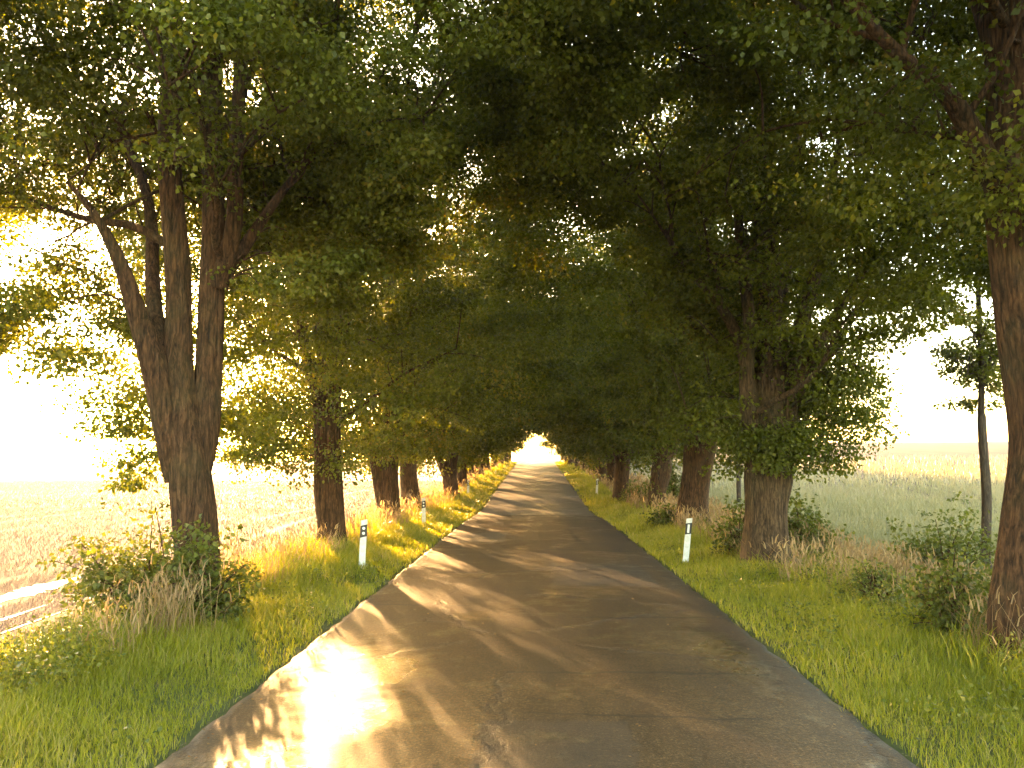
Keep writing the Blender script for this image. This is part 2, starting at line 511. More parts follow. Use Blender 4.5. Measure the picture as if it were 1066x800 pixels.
    def pool(cx, cy_, rx, ry):
        a = mathn(nt, 'POWER', mathn(nt, 'DIVIDE', mathn(nt, 'SUBTRACT', X, cx), rx), 2.0)
        c = mathn(nt, 'POWER', mathn(nt, 'DIVIDE', mathn(nt, 'SUBTRACT', Y, cy_), ry), 2.0)
        return mathn(nt, 'SUBTRACT', 1.0, mathn(nt, 'ADD', a, c), True)
    side = mathn(nt, 'SUBTRACT', mathn(nt, 'MULTIPLY', mathn(nt, 'MAXIMUM', pool(-1.75, 8.6, 0.75, 2.2), mathn(nt, 'MAXIMUM', pool(2.15, 10.5, 0.45, 2.6), pool(-1.9, 6.2, 0.6, 1.0))), 0.75), 0.22)
    wetf = ramp(nt, mathn(nt, 'ADD', mathn(nt, 'ADD', wet, side), 0.42), [(0.3, (0, 0, 0)), (0.85, (1, 1, 1))])
    rough = ramp(nt, wetf, [(0, (0.56, 0.56, 0.56)), (1, (0.27, 0.27, 0.27))])
    nt.links.new(rough, p.inputs['Roughness'])
    h = mathn(nt, 'ADD', mathn(nt, 'ADD', mathn(nt, 'MULTIPLY', fine, 0.4), mathn(nt, 'MULTIPLY', grit, 0.9)), mathn(nt, 'MULTIPLY', crack, -2.0))
    b = N(nt, 'Bump', Strength=0.8, Distance=0.008)
    nt.links.new(h, b.inputs['Height'])
    b2 = N(nt, 'Bump', Strength=0.5, Distance=0.05)
    nt.links.new(mathn(nt, 'ADD', mathn(nt, 'MULTIPLY', mid, 0.5), mathn(nt, 'MULTIPLY', big, 0.8)), b2.inputs['Height'])
    nt.links.new(b2.outputs[0], b.inputs['Normal'])
    nt.links.new(b.outputs[0], p.inputs['Normal'])
    nt.links.new(p.outputs[0], out.inputs[0])
    return m

rys = axis([(-6, 50, 0.2), (50, 160, 0.8)])
us = np.concatenate([[-1, -0.988], np.linspace(-0.96, 0.96, 25), [0.988, 1]])
edL = -HALF + 0.025 * snoise(rys, rys * 0 + 3, 0, 1.6, 1) + 0.035 * snoise(rys, rys * 0, 0, 7.0, 3)
edR = HALF + 0.025 * snoise(rys, rys * 0 + 9, 0, 1.5, 4) + 0.035 * snoise(rys, rys * 0, 0, 6.3, 6)
# the carriageway narrows a touch where the old surfacing starts
pinch = 0.22 * sstep(34, 40, rys)
edR = edR - pinch; edL = edL + pinch * 0.6
RX = edL[:, None] + (edR - edL)[:, None] * (us[None] * 0.5 + 0.5)
RY = np.repeat(rys[:, None], len(us), 1)
crown_h = 0.035 * (1 - us[None] ** 2) + 0.012 * snoise(RX, RY, 0, 1.5, 7)
RZ = road_z(RY) + 0.02 + crown_h
RZ[:, 0] -= 0.08; RZ[:, -1] -= 0.08
nu = len(us)
ii = (np.arange(len(rys) - 1)[:, None] * nu + np.arange(nu - 1)[None]).ravel()
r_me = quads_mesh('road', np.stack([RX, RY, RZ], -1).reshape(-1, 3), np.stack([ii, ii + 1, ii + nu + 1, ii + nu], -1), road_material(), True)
tag(obj('road', r_me), 'narrow patched asphalt road running straight to the bright end of the avenue', 'road', kind='structure')

# wet wheel tracks in the stubble left of the nearest tree
def track_material():
    m, nt, out = nodes_of('wet_field_track')
    geo = N(nt, 'NewGeometry')
    n = N(nt, 'TexNoise', Scale=3.0, Detail=6.0, Roughness=0.7)
    nt.links.new(geo.outputs['Position'], n.inputs['Vector'])
    p = N(nt, 'BsdfPrincipled', Roughness=0.12)
    nt.links.new(ramp(nt, n.outputs[0], [(0.35, (0.10, 0.075, 0.05)), (0.7, (0.22, 0.17, 0.11))]), p.inputs['Base Color'])
    nt.links.new(ramp(nt, n.outputs[0], [(0.4, (0.05, 0.05, 0.05)), (0.75, (0.35, 0.35, 0.35))]), p.inputs['Roughness'])
    b = N(nt, 'Bump', Strength=0.3, Distance=0.03)
    nt.links.new(n.outputs[0], b.inputs['Height'])
    nt.links.new(b.outputs[0], p.inputs['Normal'])
    nt.links.new(p.outputs[0], out.inputs[0])
    return m
tv, tq, tn = [], [], 0
TRACKS = [(-6.2, 0.34, 7.5, 12.5), (-6.95, 0.46, 8.5, 14.5), (-7.8, 0.20, 11.5, 15), (-8.4, 0.26, 10, 15.5), (-9.5, 0.95, 9.5, 19.5), (-11.2, 0.42, 12, 18)]
for k, (x0, w, ya, yb) in enumerate(TRACKS):
    ys = np.arange(ya, yb, 0.06)
    cx = x0 - 0.06 * (ys - 10) + 0.08 * snoise(ys, ys * 0 + k, 0, 0.9, k)
    ww = w * (0.62 + 0.5 * snoise(ys, ys * 0, 0, 1.1, 11 + k) + 0.2 * snoise(ys, ys * 0, 0, 5.1, 3 + k)) * np.minimum(1, np.minimum(ys - ya, yb - ys) / 3.0 + 0.03)
    ww = np.clip(ww, 0.004, None)
    jl = np.clip(ww * (0.5 + 0.22 * snoise(ys, ys * 0 + 1, 0, 17.0, k)), 0.003, None); jr = np.clip(ww * (0.5 + 0.22 * snoise(ys, ys * 0 + 5, 0, 15.0, k)), 0.003, None)
    L = np.stack([cx - jl, ys, ground_z(cx - jl, ys) + 0.012], -1)
    Rr = np.stack([cx + jr, ys, ground_z(cx + jr, ys) + 0.012], -1)
    v = np.stack([L, Rr], 1).reshape(-1, 3)
    n = len(ys)
    i = np.arange(n - 1) * 2 + tn
    tq.append(np.stack([i, i + 1, i + 3, i + 2], -1)); tv.append(v); tn += len(v)
tag(obj('path', quads_mesh('path', np.concatenate(tv), np.concatenate(tq), track_material(), True)),
    'gleaming wet wheel tracks in the stubble left of the nearest tree', 'field track', kind='structure')

# ------------------------------------------------------------------ leaves and trees
def leaf_mesh(name, rng, centres, per, spread, flat, size, mat, droop=0.55, tint_c=None, tint_sd=0.16):
    """sprays of leaves round the given centres; each leaf a folded kite"""
    nC = len(centres)
    cnt = np.maximum(3, rng.poisson(per, nC))
    idx = np.repeat(np.arange(nC), cnt)
    n = len(idx)
    sp = np.asarray(spread) if np.ndim(spread) else np.full(nC, spread)
    off = rng.normal(size=(n, 3))
    off /= np.linalg.norm(off, axis=1)[:, None]
    off *= (rng.random(n) ** 0.45)[:, None] * sp[idx][:, None]
    # a spray is longer along one random horizontal axis and hangs a little
    ang = rng.random(nC) * 2 * np.pi
    ax = np.stack([np.cos(ang), np.sin(ang), np.zeros(nC)], -1)[idx]
    along = (off * ax).sum(1)
    off += ax * (along * 0.45)[:, None]
    off[:, 2] *= flat
    off[:, 2] -= 0.25 * (along / (sp[idx] + 1e-6)) ** 2 * sp[idx]
    p = centres[idx] + off
    # tip direction: outwards from the spray, hanging down
    d = off / (np.linalg.norm(off, axis=1)[:, None] + 1e-6) * 0.7 + rng.normal(size=(n, 3)) * 0.55
    d[:, 2] -= droop
    d /= np.linalg.norm(d, axis=1)[:, None]
    up = rng.normal(size=(n, 3)) * 0.6 + np.array([0, 0, 1.0])
    s = np.cross(d, up)
    s /= np.linalg.norm(s, axis=1)[:, None] + 1e-6
    nrm = np.cross(s, d)
    L = size * (0.65 + 0.7 * rng.random(n))[:, None]
    wd = 0.40 * L
    a = p
    b = p + d * L * 0.42 + s * wd + nrm * L * 0.10
    c = p + d * L - nrm * L * 0.08
    e = p + d * L * 0.42 - s * wd + nrm * L * 0.10
    v = np.stack([a, b, c, e], 1).reshape(-1, 3)
    q = np.arange(n * 4).reshape(-1, 4)
    tc = rng.random(nC) * 0.5 + 0.2 if tint_c is None else tint_c
    t = np.clip(tc[idx] + rng.normal(size=n) * tint_sd, 0, 1)
    return quads_mesh(name, v, q, mat, False, [('tint', 'FACE', t)])

PROF_T = np.array([0.0, 0.10, 0.25, 0.45, 0.65, 0.85, 1.0])
PROF_R = np.array([0.72, 0.90, 0.98, 1.0, 0.86, 0.50, 0.12])

def build_tree(seed, base, stems, R_, hb, ht, n_clusters, per, leaf, mats, shape=None, extra=(), centre_dx=0.0, limb_n=9, seg=16, spread=0.6, sprouts=0, front=0.0, road_up=2.4, ry=0.84):
    """base: world position of the foot. stems: list of ([(x,y,z)...], [r...]) in world space. Returns (trunk mesh, crown mesh)."""
    rng = np.random.default_rng(seed)
    bark, leafm = mats
    base = np.asarray(base, float)
    T = Tubes()
    skel = []
    for k, (pts, rad) in enumerate(stems):
        P, r = smooth_path(np.asarray(pts, float) - base, rad, max(12, 5 * len(pts)))
        P[:, 0] += 0.03 * np.sin(P[:, 2] * 1.9 + k * 2 + seed)
        P[:, 1] += 0.03 * np.cos(P[:, 2] * 1.6 + k + seed)
        # root flare
        h = P[:, 2]
        if k == 0:
            r = r * (1 + 0.55 * np.exp(-np.clip(h + 0.05, 0, None) / 0.28))
        T.add(P, r, seg, 0.055, seed * 1.3 + k, 7, 0.05)
        sel = h > hb + 0.6
        skel.append(np.column_stack([P, r])[sel])
    sk = np.concatenate(skel)
    # limbs leave the stems and arch outwards
    limbs = []
    tot = limb_n * max(1, len(stems))
    for i in range(tot):
        s = skel[i % len(skel)]
        if len(s) < 3:
            continue
        o = s[rng.integers(0, len(s))]
        hh = o[2]
        az = rng.random() * 2 * np.pi
        ln = R_ * (0.35 + 0.4 * rng.random())
        el = R(rng.uniform(28, 68))
        d = np.array([math.cos(az) * math.cos(el), math.sin(az) * math.cos(el), math.sin(el)])
        pts = [o[:3]]
        n = 6
        for j in range(1, n):
            d = d + rng.normal(size=3) * 0.16 + np.array([0, 0, -0.05])
            d /= np.linalg.norm(d)
            pts.append(pts[-1] + d * ln / (n - 1))
        r0 = min(o[3] * 0.55, 0.075) * (0.7 + 0.5 * rng.random())
        P, r = smooth_path(pts, np.linspace(r0, 0.016, n), 14)
        T.add(P, r, 7, 0.04, i, 3, 0.06)
        limbs.append(np.column_stack([P, r]))
        for j in range(3):
            q0 = P[rng.integers(4, 13)]
            a2 = az + rng.normal() * 0.9
            e2 = R(rng.uniform(-20, 55))
            d2 = np.array([math.cos(a2) * math.cos(e2), math.sin(a2) * math.cos(e2), math.sin(e2)])
            l2 = rng.uniform(0.9, 2.1) * min(1.0, R_ / 4.0)
            pp = [q0, q0 + d2 * l2 * 0.5 + rng.normal(size=3) * 0.08, q0 + d2 * l2 + np.array([0, 0, -0.18 * l2])]
            P2, r2 = smooth_path(pp, [0.024, 0.016, 0.006], 7)
            T.add(P2, r2, 5)
            limbs.append(np.column_stack([P2, r2]))
    sk2 = np.concatenate([sk] + limbs)[:, :3]
    # leaf sprays fill an uneven crown volume
    cl = []
    m = 0
    tprof, rprof = (PROF_T, PROF_R) if shape is None else shape
    lean = np.median(sk[:, :2], axis=0)
    nb = n_clusters // 6
    while m < nb:
        k = nb * 4
        t = rng.random(k)
        z = hb + t * (ht - hb)
        az = rng.random(k) * 2 * np.pi
        rm = R_ * np.interp(t, tprof, rprof)
        rm = rm * (1 + 0.20 * snoise(np.cos(az) * 2.2, np.sin(az) * 2.2, z * 0.55, 1.0, seed))
        keep = rng.random(k) < (rm / R_) ** 1.5
        u = rng.random(k) ** 0.42
        x = lean[0] + centre_dx * np.clip(t * 2, 0, 1) + np.cos(az) * rm * u
        y = lean[1] + np.sin(az) * rm * u * ry
        keep &= snoise(x, y, z * 1.3, 1.15, seed * 0.37) > -0.10 + 0.2 * (u < 0.5)
        # the underside is ragged
        keep &= z > hb + 0.7 * (0.5 + 0.5 * snoise(x, y, 0, 1.4, seed + 3)) * 1.2
        side = -1.0 if centre_dx < 0 else 1.0   # boughs are lopped over the carriageway and droop on the field side
        if centre_dx:
            keep &= z > hb + road_up * np.clip(side * (x - lean[0]) / R_ * 1.5, 0, 1)
        if front:                              # the side towards the open end of the row carries its leaves higher
            keep &= (z > front + 0.8 * snoise(x, y, 0, 1.1, seed)) | (-(y - lean[1]) < 0.75 * np.abs(x - lean[0]) - 0.2)
        pts = np.stack([x, y, z], -1)[keep]
        cl.append(pts)
        m += len(pts)
    cl = np.concatenate(cl)[:nb]
    btint = np.repeat(rng.normal(size=nb) * 0.17, 6)
    cl = np.repeat(cl, 6, axis=0) + rng.normal(size=(nb * 6, 3)) * np.array([0.34, 0.34, 0.16]) * (spread / 0.6)
    ends = np.concatenate([l[-1:, :3] for l in limbs] + [l[len(l) // 2::2, :3] for l in limbs])
    cl = np.concatenate([cl, ends + rng.normal(size=ends.shape) * 0.1])
    ex = []
    for (cx, cy, cz, er, en) in extra:
        e = rng.normal(size=(en, 3))
        e /= np.linalg.norm(e, axis=1)[:, None]
        ex.append(np.array([cx, cy, cz]) - base + e * (rng.random(en) ** 0.5)[:, None] * er)
    if sprouts:                                # water shoots on the bole
        P0 = np.asarray(stems[0][0], float) - base
        t = rng.random(sprouts)
        i0 = (t * (len(P0) - 1)).astype(int)
        f = t * (len(P0) - 1) - i0
        pp = P0[i0] * (1 - f)[:, None] + P0[np.minimum(i0 + 1, len(P0) - 1)] * f[:, None]
        e = rng.normal(size=(sprouts, 3)); e[:, 2] *= 0.3
        e /= np.linalg.norm(e, axis=1)[:, None]
        ex.append(pp + e * 0.5)
    if ex:
        cl = np.concatenate([cl] + ex)
    # twigs tie sprays to the nearest wood
    pick = rng.choice(len(cl), min(len(cl), int(len(cl) * 0.22)), replace=False)
    if ex:
        pick = np.unique(np.concatenate([pick, np.arange(len(cl) - sum(len(e) for e in ex), len(cl), 2)]))
    sub = sk2[:: max(1, len(sk2) // 500)]
    for i in pick:
        c = cl[i]
        dd = np.linalg.norm(sub - c - np.array([0, 0, -0.5]), axis=1)
        if dd.min() > 1.3:
            continue
        o = sub[dd.argmin()]
        mid = (o + c) / 2 + np.array([0, 0, 0.12 * np.linalg.norm(c - o)]) + rng.normal(size=3) * 0.08
        P2, r2 = smooth_path([o, mid, c], [0.020, 0.013, 0.005], 6)
        T.add(P2, r2, 4)
    bt = np.zeros(len(cl)); bt[:len(btint)] = btint
    tint = np.clip(0.40 + bt + 0.12 * snoise(cl[:, 0], cl[:, 1], cl[:, 2], 0.8, seed + 7) + rng.normal(size=len(cl)) * 0.09, 0.02, 0.9)
    spr = 0.72 * spread * (0.6 + 0.7 * rng.random(len(cl)))
    return T.mesh('trunk', bark), leaf_mesh('crown', rng, cl, per, spr, 0.55, leaf, leafm, tint_c=tint)

def plant_tree(base, meshes, label, group, rot=0.0, scale=1.0, name='avenue_tree', cat='tree'):
    e = empty(name, base)
    e.rotation_euler.z = rot
    e.scale = (scale,) * 3
    obj('trunk', meshes[0], e)
    obj('crown', meshes[1], e)
    tag(e, label, cat, group)
    return e

def stem_px(Y, pts):
    """[(px, py, dy, width_px)] -> world polyline and radii"""
    P, r = [], []
    for px, py, dy, w in pts:
        P.append(at(px, py, Y + dy)); r.append(w / 2.0 * (Y + dy) / F)
    return P, r

GRP_L = 'trees lining the left side of the road'
GRP_R = 'trees lining the right side of the road'
MB, MG = (M_BARK, M_LEAF), (M_BARK_GREY, M_LEAF)

def ground_foot(px, Y, dx=0.0):
    x = (px - 558.0) / F * Y
    p = at(px, 474, Y)
    x = p[0]
    return np.array([x, Y, gz(x, Y) - 0.06])

def hero(seed, px, Y, trunk, others, **kw):
    """trunk: [(px, py, dy, w)] above the foot, others: further stems"""
    foot = ground_foot(px, Y)
    P, r = stem_px(Y, trunk)
    stems = [([foot] + P, [r[0] * 1.03] + r)]
    for o in others:
        stems.append(stem_px(Y, o))
    mats = kw.pop('mats', MB)
    label = kw.pop('label'); group = kw.pop('group')
    ex = [tuple(at(a, b, Y + c)) + (d, e) for a, b, c, d, e in kw.pop('extra', [])]
    t = build_tree(seed, foot, stems, mats=mats, extra=ex, **kw)
    return plant_tree(foot, t, label, group)

# nearest left tree: three stems that part at man height
hero(11, 207, 12.5,
     [(206, 590, 0, 44), (200, 520, 0, 44), (195, 460, 0, 40), (190, 400, 0, 31), (184, 300, 0, 26), (180, 170, 0, 24), (176, 20, 0.2, 24), (170, -170, 0.4, 17), (160, -380, 0.5, 6)],
     [[(187, 500, 0.0, 24), (178, 450, -0.1, 28), (162, 390, -0.2, 27), (142, 330, -0.3, 21), (124, 268, -0.5, 14), (100, 222, -0.7, 8), (72, 190, -0.9, 4)],
      [(206, 490, 0.05, 28), (211, 450, 0.1, 31), (216, 390, 0.15, 28), (223, 290, 0.2, 26), (219, 170, 0.3, 22), (223, 30, 0.5, 21), (230, -150, 0.8, 13), (238, -330, 0.9, 5)],
      [(226, 300, 0.15, 20), (243, 230, 0.0, 17), (247, 140, -0.1, 15), (250, 20, -0.3, 12), (262, -150, -0.6, 6)],
      [(236, 284, 0.2, 16), (262, 248, 0.3, 12), (290, 205, 0.5, 9), (330, 150, 0.8, 5)],
      [(168, 375, -0.1, 18), (160, 290, 0.5, 15), (150, 200, 1.0, 11), (120, 110, 1.6, 7)]],
     R_=6.0, hb=3.7, ht=15.5, n_clusters=4000, per=105, centre_dx=0.4, front=6.6, leaf=0.070, limb_n=3, seg=28, spread=0.55,
     extra=[(140, 485, -0.1, 0.33, 6), (120, 440, 0.6, 0.45, 7), (70, 370, -0.5, 0.6, 10), (35, 290, -0.3, 1.0, 9), (245, 440, 1.0, 0.5, 8), (150, 430, 1.2, 0.4, 7)],
     label='nearest left tree, its trunk parting into three upright stems above a leafy bush', group=GRP_L)

# second left tree: two boles grown together
hero(12, 346, 22.0,
     [(345, 560, 0, 27), (343, 500, 0, 26), (342, 440, 0, 27), (340, 360, 0, 22), (338, 250, 0, 19), (330, 130, 0.3, 15), (322, -20, 0.5, 9), (318, -120, 0.5, 4)],
     [[(339, 560, -0.12, 18), (336, 480, -0.12, 17), (332, 420, -0.1, 17), (318, 360, -0.2, 12), (300, 270, -0.6, 9), (285, 180, -1, 5)],
      [(343, 420, 0.1, 15), (356, 340, 0.3, 12), (366, 240, 0.6, 9), (372, 130, 1.0, 5)]],
     R_=6.4, hb=1.7, ht=16.5, n_clusters=2600, per=66, centre_dx=0.9, leaf=0.08, limb_n=7, seg=22, spread=0.7,
     extra=[(262, 470, -0.4, 0.8, 12), (300, 490, -0.3, 0.55, 8), (255, 420, -0.3, 0.9, 14), (368, 478, -0.2, 0.5, 6), (282, 430, 0, 0.9, 14)],
     label='second left tree along the road, two boles grown together behind the near white post', group=GRP_L)

hero(13, 404, 31.0,
     [(405, 530, 0, 20), (406, 470, 0, 18), (407, 400, 0, 17), (408, 320, 0, 13), (404, 200, 0, 9), (400, 90, 0, 5)],
     [[(400, 528, -0.1, 13), (390, 480, -0.2, 12), (376, 420, -0.4, 10), (362, 340, -0.8, 7), (350, 270, -1, 4)]],
     R_=6.0, hb=1.9, ht=16.0, n_clusters=2200, per=52, centre_dx=0.9, leaf=0.10, limb_n=8, seg=16, spread=0.75,
     label='third left tree, a slimmer second stem leaning from its foot towards the field', group=GRP_L)

hero(14, 428, 38.5,
     [(427, 520, 0, 20), (424, 470, 0, 17), (421, 420, 0, 16), (420, 350, 0, 12), (418, 230, 0, 8), (416, 140, 0, 4)],
     [[(424, 450, 0, 10), (438, 390, 0.4, 8), (446, 310, 0.8, 5)]],
     R_=6.0, hb=1.8, ht=16.0, n_clusters=1900, per=46, centre_dx=1.0, leaf=0.105, limb_n=8, seg=16, spread=0.75,
     label='fourth left tree, one stout bole close behind the tree with the leaning stem', group=GRP_L)

hero(15, 470, 47.0,
     [(470, 510, 0, 15), (469, 496, 0, 15), (470, 465, 0, 10), (472, 420, 0, 8), (470, 340, 0, 6), (468, 250, 0, 3)],
     [[(468, 505, -0.1, 9), (456, 475, -0.3, 8), (447, 440, -0.4, 6), (440, 380, -0.6, 4)],
      [(470, 496, 0.1, 8), (478, 450, 0.3, 7), (483, 390, 0.4, 5)]],
     R_=5.9, hb=1.5, ht=15.5, n_clusters=1700, per=32, leaf=0.14, limb_n=7, centre_dx=0.9, seg=14, spread=0.75,
     label='fifth left tree, dark forked trunk opening in a V close to the ground', group=GRP_L)

# nearest right tree, mostly cut by the frame
hero(21, 1066, 9.6,
     [(1064, 640, 0, 62), (1078, 560, 0, 60), (1088, 480, 0, 62), (1082, 400, 0, 64), (1070, 300, 0, 62), (1062, 200, 0, 62), (1056, 80, 0, 56), (1050, -120, 0.2, 44), (1040, -380, 0.4, 28), (1030, -620, 0.4, 8)],
     [[(1046, 210, -0.1, 30), (1020, 155, -0.2, 24), (990, 100, -0.3, 19), (955, 70, -0.4, 15), (900, 18, -0.6, 11), (830, -60, -0.8, 6)],
      [(1066, 60, 0, 34), (1100, -60, 0.5, 26), (1160, -220, 0.8, 16), (1200, -400, 1, 6)],
      [(1050, 120, 0.2, 28), (1020, -20, 1.0, 22), (980, -160, 1.6, 14), (950, -300, 2, 6)]],
     R_=5.9, hb=4.5, ht=15.5, n_clusters=3500, per=90, centre_dx=-0.9, leaf=0.070, limb_n=6, seg=30, spread=0.55,
     extra=[(985, 310, 2.5, 0.5, 9), (940, 300, 3.0, 0.7, 12)],
     label='nearest right tree, thick dark bole with a limb reaching over the road', group=GRP_R)

hero(22, 799, 18.0,
     [(799, 570, 0, 45), (800, 530, 0, 42), (801, 495, 0, 47), (802, 455, 0, 42), (802, 390, 0, 30), (800, 300, 0, 26), (797, 190, 0, 23), (793, 70, 0.2, 17), (790, -80, 0.4, 10), (788, -180, 0.4, 4)],
     [[(790, 500, -0.15, 20), (783, 450, -0.35, 17), (777, 390, -0.5, 15), (779, 330, -0.6, 13), (770, 240, -0.8, 10), (762, 140, -1, 6)],
      [(783, 440, -0.1, 16), (772, 360, -0.3, 13), (745, 310, -0.7, 9), (712, 278, -1.1, 6), (690, 240, -1.4, 4)],
      [(812, 480, 0, 28), (822, 400, 0.2, 20), (838, 320, 0.3, 15), (858, 240, 0.4, 11), (872, 150, 0.6, 7), (880, 50, 0.8, 3)],
      [(818, 440, -0.2, 18), (846, 370, -0.5, 13), (880, 310, -0.8, 9), (918, 262, -1.2, 5)],
      [(806, 400, 0.4, 20), (814, 300, 0.9, 15), (826, 190, 1.3, 11), (834, 70, 1.6, 6)]],
     R_=6.0, hb=2.3, ht=16.0, n_clusters=3500, per=88, centre_dx=-0.9, front=5.6, leaf=0.078, limb_n=5, seg=28, spread=0.6, mats=MG,
     shape=(np.array([0, 0.12, 0.25, 0.45, 0.65, 0.85, 1.0]), np.array([0.26, 0.38, 0.60, 1.0, 0.97, 0.62, 0.12])),
     extra=[(868, 465, -0.3, 0.5, 9), (885, 430, 0, 0.6, 12), (890, 380, 0, 0.8, 16), (840, 470, -0.4, 0.5, 14), (805, 466, -0.8, 0.45, 16), (775, 455, -0.6, 0.4, 12), (762, 440, 0, 0.6, 10), (825, 455, -0.7, 0.45, 14), (848, 420, 0, 0.7, 14), (760, 480, 0.5, 0.35, 4)],
     label='second right tree, fluted grey vase-like bole with limbs fanning from a leafy collar', group=GRP_R)

hero(23, 722, 28.7,
     [(722, 530, 0, 30), (725, 490, 0, 29), (730, 455, 0, 32), (738, 410, 0, 16), (743, 340, 0, 13), (742, 240, 0, 10), (740, 120, 0, 6), (740, 40, 0, 3)],
     [[(722, 470, 0, 16), (716, 410, 0.2, 13), (708, 330, 0.5, 9), (700, 230, 0.7, 5)],
      [(734, 455, 0, 13), (754, 400, -0.4, 9), (772, 330, -0.7, 6)]],
     R_=5.9, hb=2.2, ht=16.0, n_clusters=2500, per=52, centre_dx=-0.9, leaf=0.098, limb_n=7, seg=20, spread=0.7,
     label='third right tree, straight broad bole behind the near right white post', group=GRP_R)

hero(24, 683, 40.5,
     [(684, 510, 0, 17), (688, 488, 0, 21), (690, 470, 0, 14), (690, 430, 0, 9), (688, 360, 0, 7), (686, 260, 0, 4)],
     [[(686, 485, 0, 11), (677, 450, -0.1, 8), (668, 400, -0.2, 5)],
      [(692, 480, 0, 12), (706, 455, 0.2, 8), (714, 415, 0.4, 6), (718, 350, 0.5, 4)]],
     R_=5.8, hb=1.8, ht=15.5, n_clusters=1800, per=34, centre_dx=-1.2, leaf=0.135, limb_n=7, seg=16, spread=0.72, sprouts=14,
     label='fourth right tree, short leaning bole in green shoots, set back from the road', group=GRP_R)

hero(25, 645, 46.5,
     [(646, 505, 0, 15), (648, 488, 0, 15), (650, 470, 0, 12), (651, 430, 0, 9), (650, 350, 0, 6), (648, 260, 0, 3)],
     [[(647, 485, 0, 9), (638, 462, 0, 7), (630, 425, 0, 5)],
      [(651, 480, 0, 9), (660, 458, 0.2, 7), (668, 420, 0.3, 5)]],
     R_=5.6, hb=1.9, ht=15.5, n_clusters=1700, per=34, centre_dx=-0.5, leaf=0.14, limb_n=7, seg=14, spread=0.75,
     label='fifth right tree, dark bole forking at head height nearest the road edge', group=GRP_R)

# farther trees: three models, copied down both rows
def generic(seed, R_=5.9, hb=1.6, ht=15.0, n=1350, leaf=0.16, dx=0.8):
    rng = np.random.default_rng(seed)
    H = ht * 0.8
    stems = [([(0, 0, 0), (0.05, 0, 1.0), (0.02, 0.05, 2.4), (-0.1, 0.1, 4.5), (0.1, 0, 8), (0, 0, H)], [0.42, 0.36, 0.34, 0.24, 0.15, 0.04])]
    for k in range(3):
        a = k * 2.1 + rng.random()
        ca, sa = math.cos(a), math.sin(a)
        h0 = 1.6 + rng.random()
        stems.append(([(0.05 * ca, 0.05 * sa, h0), (0.5 * ca, 0.5 * sa, h0 + 1.3), (1.1 * ca, 1.1 * sa, h0 + 3.5), (1.6 * ca, 1.6 * sa, h0 + 6)], [0.20, 0.17, 0.12, 0.04]))
    return build_tree(seed, (0, 0, 0), stems, R_, hb, ht, n, 30, leaf, MB, centre_dx=dx, road_up=3.4, limb_n=6, seg=12, spread=0.8)

models = [generic(31, 5.6, 1.1), generic(32, 5.4, 1.0), generic(33, 5.7, 1.2)]
far_L = [(56, -4.9), (64.5, -5.1), (73, -4.9), (82, -4.8), (92, -4.5), (102, -4.2), (112, -4.0), (122, -3.9)]
far_R = [(55.5, 4.9), (63.5, 4.95), (72.5, 5.0), (82, 4.8), (92, 4.5), (102, 4.2), (112, 4.0), (122, 3.9)]
rg = random.Random(5)
for row, grp, side in ((far_L, GRP_L, 'left'), (far_R, GRP_R, 'right')):
    for k, (y, x) in enumerate(row):
        if k == 0:
            lab = 'sixth left tree, first one past the dark forked V trunk' if side == 'left' else 'sixth right tree, pale straight bole just past the far white post'
        elif k == 1:
            lab = 'seventh left tree, last before the trunks merge into one dark mass' if side == 'left' else 'seventh right tree, dark bole beyond the pale one past the far post'
        else:
            lab = f'distant {side} row tree whose trunk merges into the leafy tunnel near its exit'
        plant_tree((x, y, gz(x, y) - 0.06), models[(k * 2 + (side == 'left')) % 3], lab, grp if k < 2 else f'distant trees of the {side} row', (0.0 if side == 'left' else math.pi) + rg.uniform(-0.5, 0.5), 0.92 + 0.16 * rg.random())

# ------------------------------------------------------------------ pole and young tree beyond the right verge
def pole_mesh(h, r0, r1):
    T = Tubes()
    zs = np.array([-0.3, 0, 0.3, h * 0.3, h * 0.6, h * 0.9, h - 0.03, h, h + 0.04])
    rr = np.interp(zs, [0, h], [r0, r1]); rr[-2] *= 0.97; rr[-1] = 0.012
    T.add(np.column_stack([0.02 * np.sin(zs), 0.02 * np.cos(zs * 0.7), zs]), rr, 18, 0.012, 0, 6)
    return T.mesh('wooden_pole', M_WOOD)
p = at(770, 560, 44.0)
tag(obj('wooden_pole', pole_mesh(7.2, 0.115, 0.085), None, (p[0], 44.0, gz(p[0], 44.0))),
    'thin wooden pole seen between the broad bole and the vase-shaped grey tree', 'pole')

# slender young tree in front of the right field
Yy = 20.5
foot = ground_foot(1029, Yy)
P, r = stem_px(Yy, [(1028, 590, 0, 10), (1026, 520, 0, 9), (1023, 440, 0, 8.6), (1022, 425, 0, 6.6), (1020, 340, 0, 5.5), (1018, 260, 0, 4), (1016, 190, 0, 2.5)])
yt = build_tree(61, foot, [([foot] + P, [r[0]] + r)], 1.25, 3.7, 8.4, 240, 26, 0.085, (M_WOOD, M_LEAF),
                shape=(np.array([0, 0.15, 0.4, 0.7, 1.0]), np.array([0.16, 0.5, 1.0, 0.8, 0.15])), limb_n=12, seg=14, spread=0.32)
plant_tree(foot, yt, 'slender young tree with straight dark stem and small crown before the right field', None, name='young_tree')

# ------------------------------------------------------------------ delineator posts
def prism(poly, z0, ztop):
    """poly: xy outline; ztop: function of (x, y)"""
    n = len(poly)
    v = [(x, y, z0) for x, y in poly] + [(x, y, ztop(x, y)) for x, y in poly]
    f = [tuple(range(n))[::-1], tuple(range(n, 2 * n))] + [(i, (i + 1) % n, n + (i + 1) % n, n + i) for i in range(n)]
    return v, f

